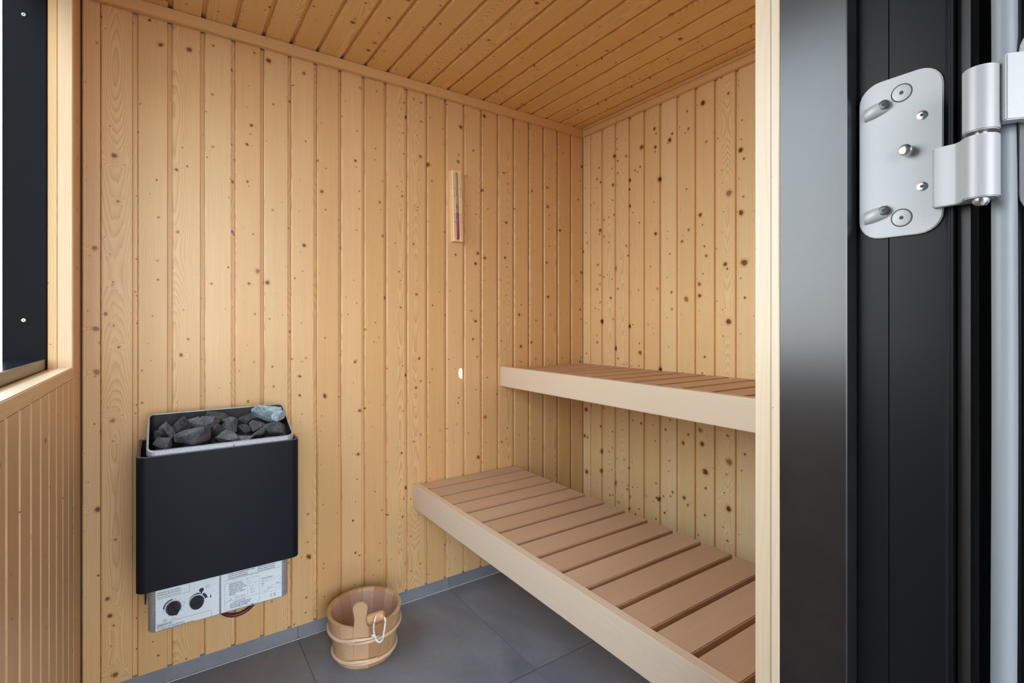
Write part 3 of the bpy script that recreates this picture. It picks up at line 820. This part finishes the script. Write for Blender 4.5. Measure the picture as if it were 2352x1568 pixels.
# CE mark drawn with arcs
arc_bm(R, .2600, .3040, .0034, .0044, 70, 290, yl, 16); arc_bm(R, .2700, .3040, .0034, .0044, 70, 290, yl, 16); bar(R, .2660, .2692, .3036, .3045, yl)
bm_to('lettering', R, M['print_'], fp2)['kind'] = 'stuff'
# knobs
def knob(cx, cz, ang, dot):
    segs = [(0, .0165), (.002, .0172), (.006, .0172), (.0075, .0160), (.0150, .0150), (.0170, .0138)]
    b = tube_bm([(cx, CYF - .0006 - h, cz) for h, r in segs], [r for h, r in segs], 28)
    g_ = box_bm(-.0140, .0140, -.0225, -.016, -.0035, .0035, .001)
    merge(b, g_, Matrix.Translation((cx, CYF, cz)) @ Matrix.Rotation(-math.radians(ang), 4, 'Y'))
    k = bm_to('knob', b, M['knob'], ht, hb, True)
    a = math.radians(dot); rr = .0105
    b = tube_bm([(cx + rr * math.cos(a), CYF - .0165, cz + rr * math.sin(a)), (cx + rr * math.cos(a), CYF - .0182, cz + rr * math.sin(a))], .0016, 12)
    bm_to('pointer_dot', b, M['white'], k)
knob(k1[0], k1[1], 118, 118); knob(k2[0], k2[1], 14, 205)
# dark red cable loop hanging behind
cpts = [(.198 + .056 * math.cos(math.radians(a)), YB - .007, .2060 + .054 * math.sin(math.radians(a))) for a in range(0, 360, 10)]
b = tube_bm(cpts, .0062, 10, closed=True)
bm_to('cable_grommet', b, M['red'], ht, hb, True)

# ------------------------------------------------------------------ stones
srnd = random.Random(11)
RV = Vector((math.cos(math.radians(34.6)), -math.sin(math.radians(34.6)), 0))
FV = Vector((math.sin(math.radians(34.6)), math.cos(math.radians(34.6)), 0))
def stone(label, x, y, z, w, h, d, tilt, mat, seed=0, sharp=0.):
    q = random.Random(seed * 7 + 3); b = bmesh.new()
    for i in range(15):
        v = Vector((q.uniform(-1, 1), q.uniform(-1, 1), q.uniform(-1, 1)))
        v = v.normalized() * q.uniform(.80, 1.12)
        b.verts.new((v.x * w * .54, v.y * d * .52, v.z * h * .55))
    bmesh.ops.convex_hull(b, input=b.verts[:])
    bmesh.ops.delete(b, geom=[v for v in b.verts if not v.link_faces], context='VERTS')
    bmesh.ops.bevel(b, geom=b.edges[:], offset=min(w, h) * .03, segments=1, affect='EDGES', clamp_overlap=True)
    bmesh.ops.triangulate(b, faces=b.faces[:])
    bmesh.ops.subdivide_edges(b, edges=b.edges[:], cuts=1)
    for v in b.verts:
        v.co *= 1 + q.uniform(-.035, .035)
    o = bm_to('sauna_stone', b, mat)
    R_ = Matrix((( RV.x, FV.x, 0), (RV.y, FV.y, 0), (0, 0, 1))).to_4x4()
    o.matrix_basis = Matrix.Translation((x, y, z)) @ R_ @ Matrix.Rotation(-math.radians(tilt), 4, 'Y')
    tagit(o, label, 'stone', 'sauna stones in the heater basket')
    return o
ST = [
 ('long flat grey stone lying along the front of the basket', .068, 1.665, .783, .125, .050, .070, 17, 'stone2', 1),
 ('small stone in the front left corner of the basket', -.003, 1.640, .772, .056, .034, .045, 18, 'stone2', 2),
 ('slanting thin stone at the far left of the basket', -.012, 1.700, .782, .050, .028, .038, 38, 'stone', 3),
 ('upright stone second from the left end of the heap', .006, 1.718, .792, .034, .050, .032, 30, 'stone2', 4),
 ('pointed stone that rises left of the middle of the heap', .042, 1.733, .802, .045, .050, .045, 15, 'stone', 5),
 ('stone in the back row between the pointed one and the peak', .072, 1.745, .799, .044, .040, .04, 10, 'stone2', 6),
 ('broad stone just below the peak of the heap', .100, 1.715, .803, .080, .036, .05, 5, 'stone2', 7),
 ('flat dark slab forming the peak in the middle', .129, 1.752, .813, .078, .032, .05, -8, 'stone', 8),
 ('wedge stone at the front edge, middle of the basket', .148, 1.640, .772, .064, .034, .05, -4, 'stone2', 9),
 ('low flat stone at the front edge right of the wedge stone', .187, 1.636, .765, .064, .024, .045, 6, 'stone2', 10),
 ('blocky stone in the centre of the heap', .163, 1.690, .789, .054, .038, .05, 20, 'stone2', 11),
 ('small stone behind the blocky centre stone', .160, 1.735, .800, .046, .028, .04, -12, 'stone2', 12),
 ('rough dark stone in front of the pale green stone', .214, 1.750, .795, .062, .036, .05, 12, 'stone', 13),
 ('narrow dark stone wedged left of the square stone', .199, 1.700, .780, .030, .036, .04, 70, 'stone', 14),
 ('square flat-faced stone right of the centre', .230, 1.690, .785, .048, .038, .035, 6, 'stone2', 15),
 ('thin dark splinters of stone under the square stone', .228, 1.655, .766, .044, .022, .04, 35, 'stone', 16),
 ('large pale grey-green stone in the back right corner', .262, 1.750, .812, .088, .060, .055, 14, 'stone_pale', 17),
 ('big black stone at the right end under the pale one', .272, 1.655, .776, .078, .052, .045, -8, 'stone', 18),
 ('small light-topped stone resting on the right end stone', .290, 1.698, .806, .056, .032, .034, 8, 'stone_pale', 21),
 ('dark stone between the long flat stone and the wedge stone', .128, 1.680, .785, .040, .034, .045, -25, 'stone', 19),
 ('dark stone leaning on the rear panel at the left', .010, 1.755, .780, .060, .040, .05, 8, 'stone', 20),
]
for s_ in ST:
    stone(s_[0], s_[1], s_[2], s_[3] + .007, s_[4] * 1.06, s_[5] * 1.12, s_[6], s_[7], M[s_[8]], s_[9])
# lower layer of stones that fills the gaps between the ones on top
k = 0
LOW = ['front left', 'middle left', 'middle', 'middle right', 'far right']
for i, x in enumerate((.0, .065, .135, .205, .272)):
    for j, (y, w_) in enumerate(((1.640, 'front'), (1.700, 'middle'), (1.758, 'rear'))):
        stone('small black stone low in the basket under the heap, %s row, %s' % (w_, ['left end', 'left of centre', 'centre', 'right of centre', 'right end'][i]),
              x, y, .737 + .010 * j, .052, .026, .046, srnd.uniform(-20, 20), M['stone'], 40 + k); k += 1

# ------------------------------------------------------------------ sand timer
tm = empty('sand_timer', (.999, YB, 1.586)); tm.rotation_euler = (0, math.radians(-1.6), 0)
tagit(tm, 'wooden hourglass sand timer with magenta sand on the back wall', 'sand timer')
hw, dp, hl = .0220, .0250, .146
g_ = .0072
pts = [(-hw, 0), (-hw, -dp + .002), (-hw + .002, -dp), (-g_ - .0008, -dp), (-g_, -dp + .0008), (-g_, -.011), (g_, -.011), (g_, -dp + .0008), (g_ + .0008, -dp), (hw - .002, -dp), (hw, -dp + .002), (hw, 0)]
tb = bm_to('back_block', prism_bm(pts, -hl, hl), M['block'], tm)
for zc in (-hl + .004, hl - .004):
    bm_to('end_stop', box_bm(-g_, g_, -dp + .004, -.011, zc - .004, zc + .004), M['block'], tm)
R_t = .0058; yc = -.0185
def lathe_z(prof, yc_, n=18):
    return tube_bm([(0, yc_, z) for z, r in prof], [r for z, r in prof], n)
prof = [(-.137, .001), (-.135, .004), (-.131, R_t), (-.012, R_t), (-.006, .0045), (-.002, .0013), (.002, .0013), (.006, .0045), (.012, R_t), (.131, R_t), (.135, .004), (.137, .001)]
bm_to('glass_tube', lathe_z(prof, yc), M['tube'], tm, None, True)
bm_to('sand', lathe_z([(-.1355, .002), (-.131, R_t - .0009), (-.030, R_t - .0009), (-.027, .0015)], yc, 16), M['sand'], tm, None, True)
bm_to('neck_ring', lathe_z([(-.005, .0052), (.0, .0030), (.005, .0052)], yc, 14), M['steel'], tm, None, True)
D_ = bmesh.new()
yl2 = -dp - .0002
for sx in (-1, 1):
    xx_ = sx * .0142
    for seg in ((.040, .130), (-.130, -.034)):
        n = 15
        for k in range(n + 1):
            z = seg[0] + (seg[1] - seg[0]) * k / n
            if k % 5 == 0 and 0 < k < 15 or (k == 0 and seg[0] > 0) or (k == n and seg[0] < 0):
                lab = {0: '15', 5: '10', 10: '5'}[k] if seg[0] > 0 else {5: '5', 10: '10', 15: '15'}[k]
                add_text(D_, lab, .0072, xx_ - .0037, z - .0025, yl2, sx=.95, bold=.0003)
            else:
                bar(D_, xx_ - .0012, xx_ + .0012, z - .0011, z + .0011, yl2)
bm_to('scale_marks', D_, plain('burnt_marks', (.06, .03, .02), .7), tb)['kind'] = 'stuff'

# ------------------------------------------------------------------ bucket
BX, BY = .5565, 1.6805
bu = empty('bucket', (BX, BY, 0)); tagit(bu, 'oval wooden water bucket with plastic liner standing on the tiles', 'bucket')
BH = .150; ROT = math.radians(-15.7)
def bpt(t, z, inset=0.):
    u = z / BH
    a = .0950 + (.1205 - .0950) * u - inset; b = .0935 + (.1288 - .0935) * u - inset
    ex, ey = a * math.cos(t), b * math.sin(t)
    return Vector((ex * math.cos(ROT) - ey * math.sin(ROT), ex * math.sin(ROT) + ey * math.cos(ROT), z))
def stave(t0, t1, z0, z1, thick=.0115, n=4, nz=1):
    b = bmesh.new(); G = []
    for iz in range(nz + 1):
        z = z0 + (z1 - z0) * iz / nz
        G.append(([b.verts.new(bpt(t0 + (t1 - t0) * k / n, z)) for k in range(n + 1)], [b.verts.new(bpt(t0 + (t1 - t0) * k / n, z, thick)) for k in range(n + 1)]))
    for (o0, i0), (o1, i1) in zip(G, G[1:]):
        for k in range(n):
            b.faces.new([o0[k], o0[k + 1], o1[k + 1], o1[k]]); b.faces.new([i0[k], i1[k], i1[k + 1], i0[k + 1]])
        b.faces.new([o0[0], o1[0], i1[0], i0[0]]); b.faces.new([o0[n], i0[n], i1[n], o1[n]])
    (o0, i0), (o1, i1) = G[0], G[-1]
    for k in range(n):
        b.faces.new([o0[k], i0[k], i0[k + 1], o0[k + 1]]); b.faces.new([o1[k], o1[k + 1], i1[k + 1], i1[k]])
    return b
# world direction of the ear (towards the viewer's side of the bucket), converted to the ellipse parameter
def t_for_dir(deg):
    best, bt = 9, 0
    for k in range(3600):
        t = 2 * PI * k / 3600; p = bpt(t, BH); a = math.degrees(math.atan2(p.y, p.x)) % 360
        d = abs((a - deg + 180) % 360 - 180)
        if d < best: best, bt = d, t
    return bt
t_ear = t_for_dir(246)
ns = 15; ear_half = .19
span = (2 * PI - 2 * ear_half) / ns
for k in range(ns):
    a0 = t_ear + ear_half + k * span
    o = bm_to('stave', stave(a0 + .004, a0 + span - .004, 0, BH), M['stave'], bu)
# ear: taller stave with a waisted neck and a rounded head
pc = bpt(t_ear, BH * .5); tang = (bpt(t_ear + .01, BH) - bpt(t_ear - .01, BH)).normalized(); tang.z = 0
outw = Vector((tang.y, -tang.x, 0)); 
if outw.dot(Vector((pc.x, pc.y, 0))) < 0: outw = -outw
half = [(.0, .0212), (.14, .0250), (.150, .0250), (.1535, .0215), (.160, .0195), (.185, .0182), (.203, .0200), (.216, .0222), (.226, .0214), (.233, .0172), (.2375, .0100), (.239, .0)]
sgn = 1 if tang.dot(RV) > 0 else -1
prof = [(s, z) for z, s in half] + [(-s, z) for z, s in half[::-1][1:]]
b = bmesh.new(); A_, B_ = [], []
for s, z in prof:
    base_o = bpt(t_ear, min(z, BH)); ext_ = max(0, z - BH) / BH
    slope = (bpt(t_ear, BH) - bpt(t_ear, 0))
    p = base_o + slope * ext_ if z > BH else base_o
    p = Vector((p.x, p.y, z))
    sag = (s / .024) ** 2 * .0022 if z <= BH else (s / .024) ** 2 * .001
    A_.append(b.verts.new(p + tang * s + outw * (.0012 - sag))); B_.append(b.verts.new(p + tang * s - outw * (.0115 + sag)))
n = len(prof)
b.faces.new(A_); b.faces.new(B_[::-1])
for i in range(n): b.faces.new([A_[i], A_[(i + 1) % n], B_[(i + 1) % n], B_[i]])
bmesh.ops.recalc_face_normals(b, faces=b.faces)
ed = [e_ for e_ in b.edges if e_.calc_face_angle(0) > 1.2 and min(v.co.z for v in e_.verts) > .15]
bmesh.ops.bevel(b, geom=ed, offset=.0018, segments=2, affect='EDGES', clamp_overlap=True)
ear = bm_to('ear_stave', b, M['stave'], bu); ear['label'] = 'taller front stave with a rounded head'
# bottom and liner
b = bmesh.new(); vs = [b.verts.new(bpt(2 * PI * k / 40, .012, .011)) for k in range(40)]; b.faces.new(vs)
r2 = bmesh.ops.extrude_face_region(b, geom=b.faces[:]); bmesh.ops.translate(b, vec=(0, 0, .01), verts=[v for v in r2['geom'] if isinstance(v, bmesh.types.BMVert)])
bm_to('bottom', b, M['stave'], bu)
rings = [[bpt(2 * PI * k / 48, z, i_) for k in range(48)] for z, i_ in ((.140, .0117), (.1405, .0150), (.136, .0148), (.03, .0150), (.027, .03), (.027, .06))]
b = ring_shell(rings, False)
bm_to('liner', b, M['liner'], bu, None, True)
# hoops: bent wooden bands, one end crossing over the other at the front
def hoop(z0, rise, over=.85):
    P = []; n = 90; t_s = t_ear - .38
    for k in range(n + 1):
        u = k / n; t = t_s + (2 * PI + over) * u
        z = z0 + rise * (.5 - .5 * math.cos(2 * PI * u)) * 0 + (rise if u > .86 else 0) * min(1, (u - .86) / .06) - (.004 if u < .10 else 0) * (1 - u / .10)
        p = bpt(t, z, -.0042 - (.0035 if u > .86 else 0) * min(1, max(0, (u - .86) / .05)))
        P.append(p)
    rad = [.0025 + .0030 * min(1, k / 8, (n - k) / 8) for k in range(n + 1)]
    return tube_bm(P, rad, 10)
bm_to('hoop', hoop(.100, .0125), M['hoop'], bu, None, True)
bm_to('hoop', hoop(.022, .0100), M['hoop'], bu, None, True)
# wooden toggle with its rope loop, lying on the rim beside the ear
W2L = -bu.location
ta, tb2 = Vector((.5215, 1.5440, .1800)), Vector((.5640, 1.5160, .1960))
dv = (tb2 - ta)
seg = [(0, .0125), (.04, .0146), (.12, .0152), (.80, .0146), (.92, .0134), (1, .0100)]
b = tube_bm([Vector((0, 0, dv.length * u)) for u, r in seg], [r for u, r in seg], 20)
tg = bm_to('toggle', b, M['toggle'], bu, None, True)
q_ = dv.to_track_quat('Z', 'Y'); tg.matrix_basis = Matrix.Translation(ta + W2L) @ q_.to_matrix().to_4x4()
rp = smooth_path([(.542, 1.528, .196), (.5355, 1.5135, .199), (.528, 1.508, .186), (.5285, 1.513, .165), (.533, 1.518, .142), (.538, 1.514, .126), (.546, 1.508, .1205), (.553, 1.503, .130), (.557, 1.502, .149), (.560, 1.501, .171), (.5625, 1.506, .187), (.556, 1.520, .195)], 6)
rope = bm_to('rope', tube_bm(rp, .0029, 10), M['rope'], bu, W2L, True)
kb = bmesh.new()
for c_, r0 in (((.5315, 1.517, .1405), .0062), ((.5350, 1.5175, .1360), .0050)):
    s = bmesh.new(); bmesh.ops.create_icosphere(s, subdivisions=2, radius=r0); merge(kb, s, Matrix.Translation(c_) @ Matrix.Rotation(.6, 4, 'Y') @ Matrix.Diagonal((1, 1, .8, 1)))
fr2 = random.Random(5)
for k in range(14):
    a = fr2.uniform(0, 2 * PI); d = RV * (-.8 + .5 * math.cos(a)) + Vector((0, 0, math.sin(a) * .9)) - FV * fr2.uniform(0, .5)
    c0 = Vector((.5300, 1.5175, .1400)); tube_bm([c0, c0 + d.normalized() * fr2.uniform(.006, .0105)], [.0009, .0006], 5, bm=kb)
bm_to('knot', kb, M['rope'], rope)

for m in bpy.data.materials: m.use_fake_user = False
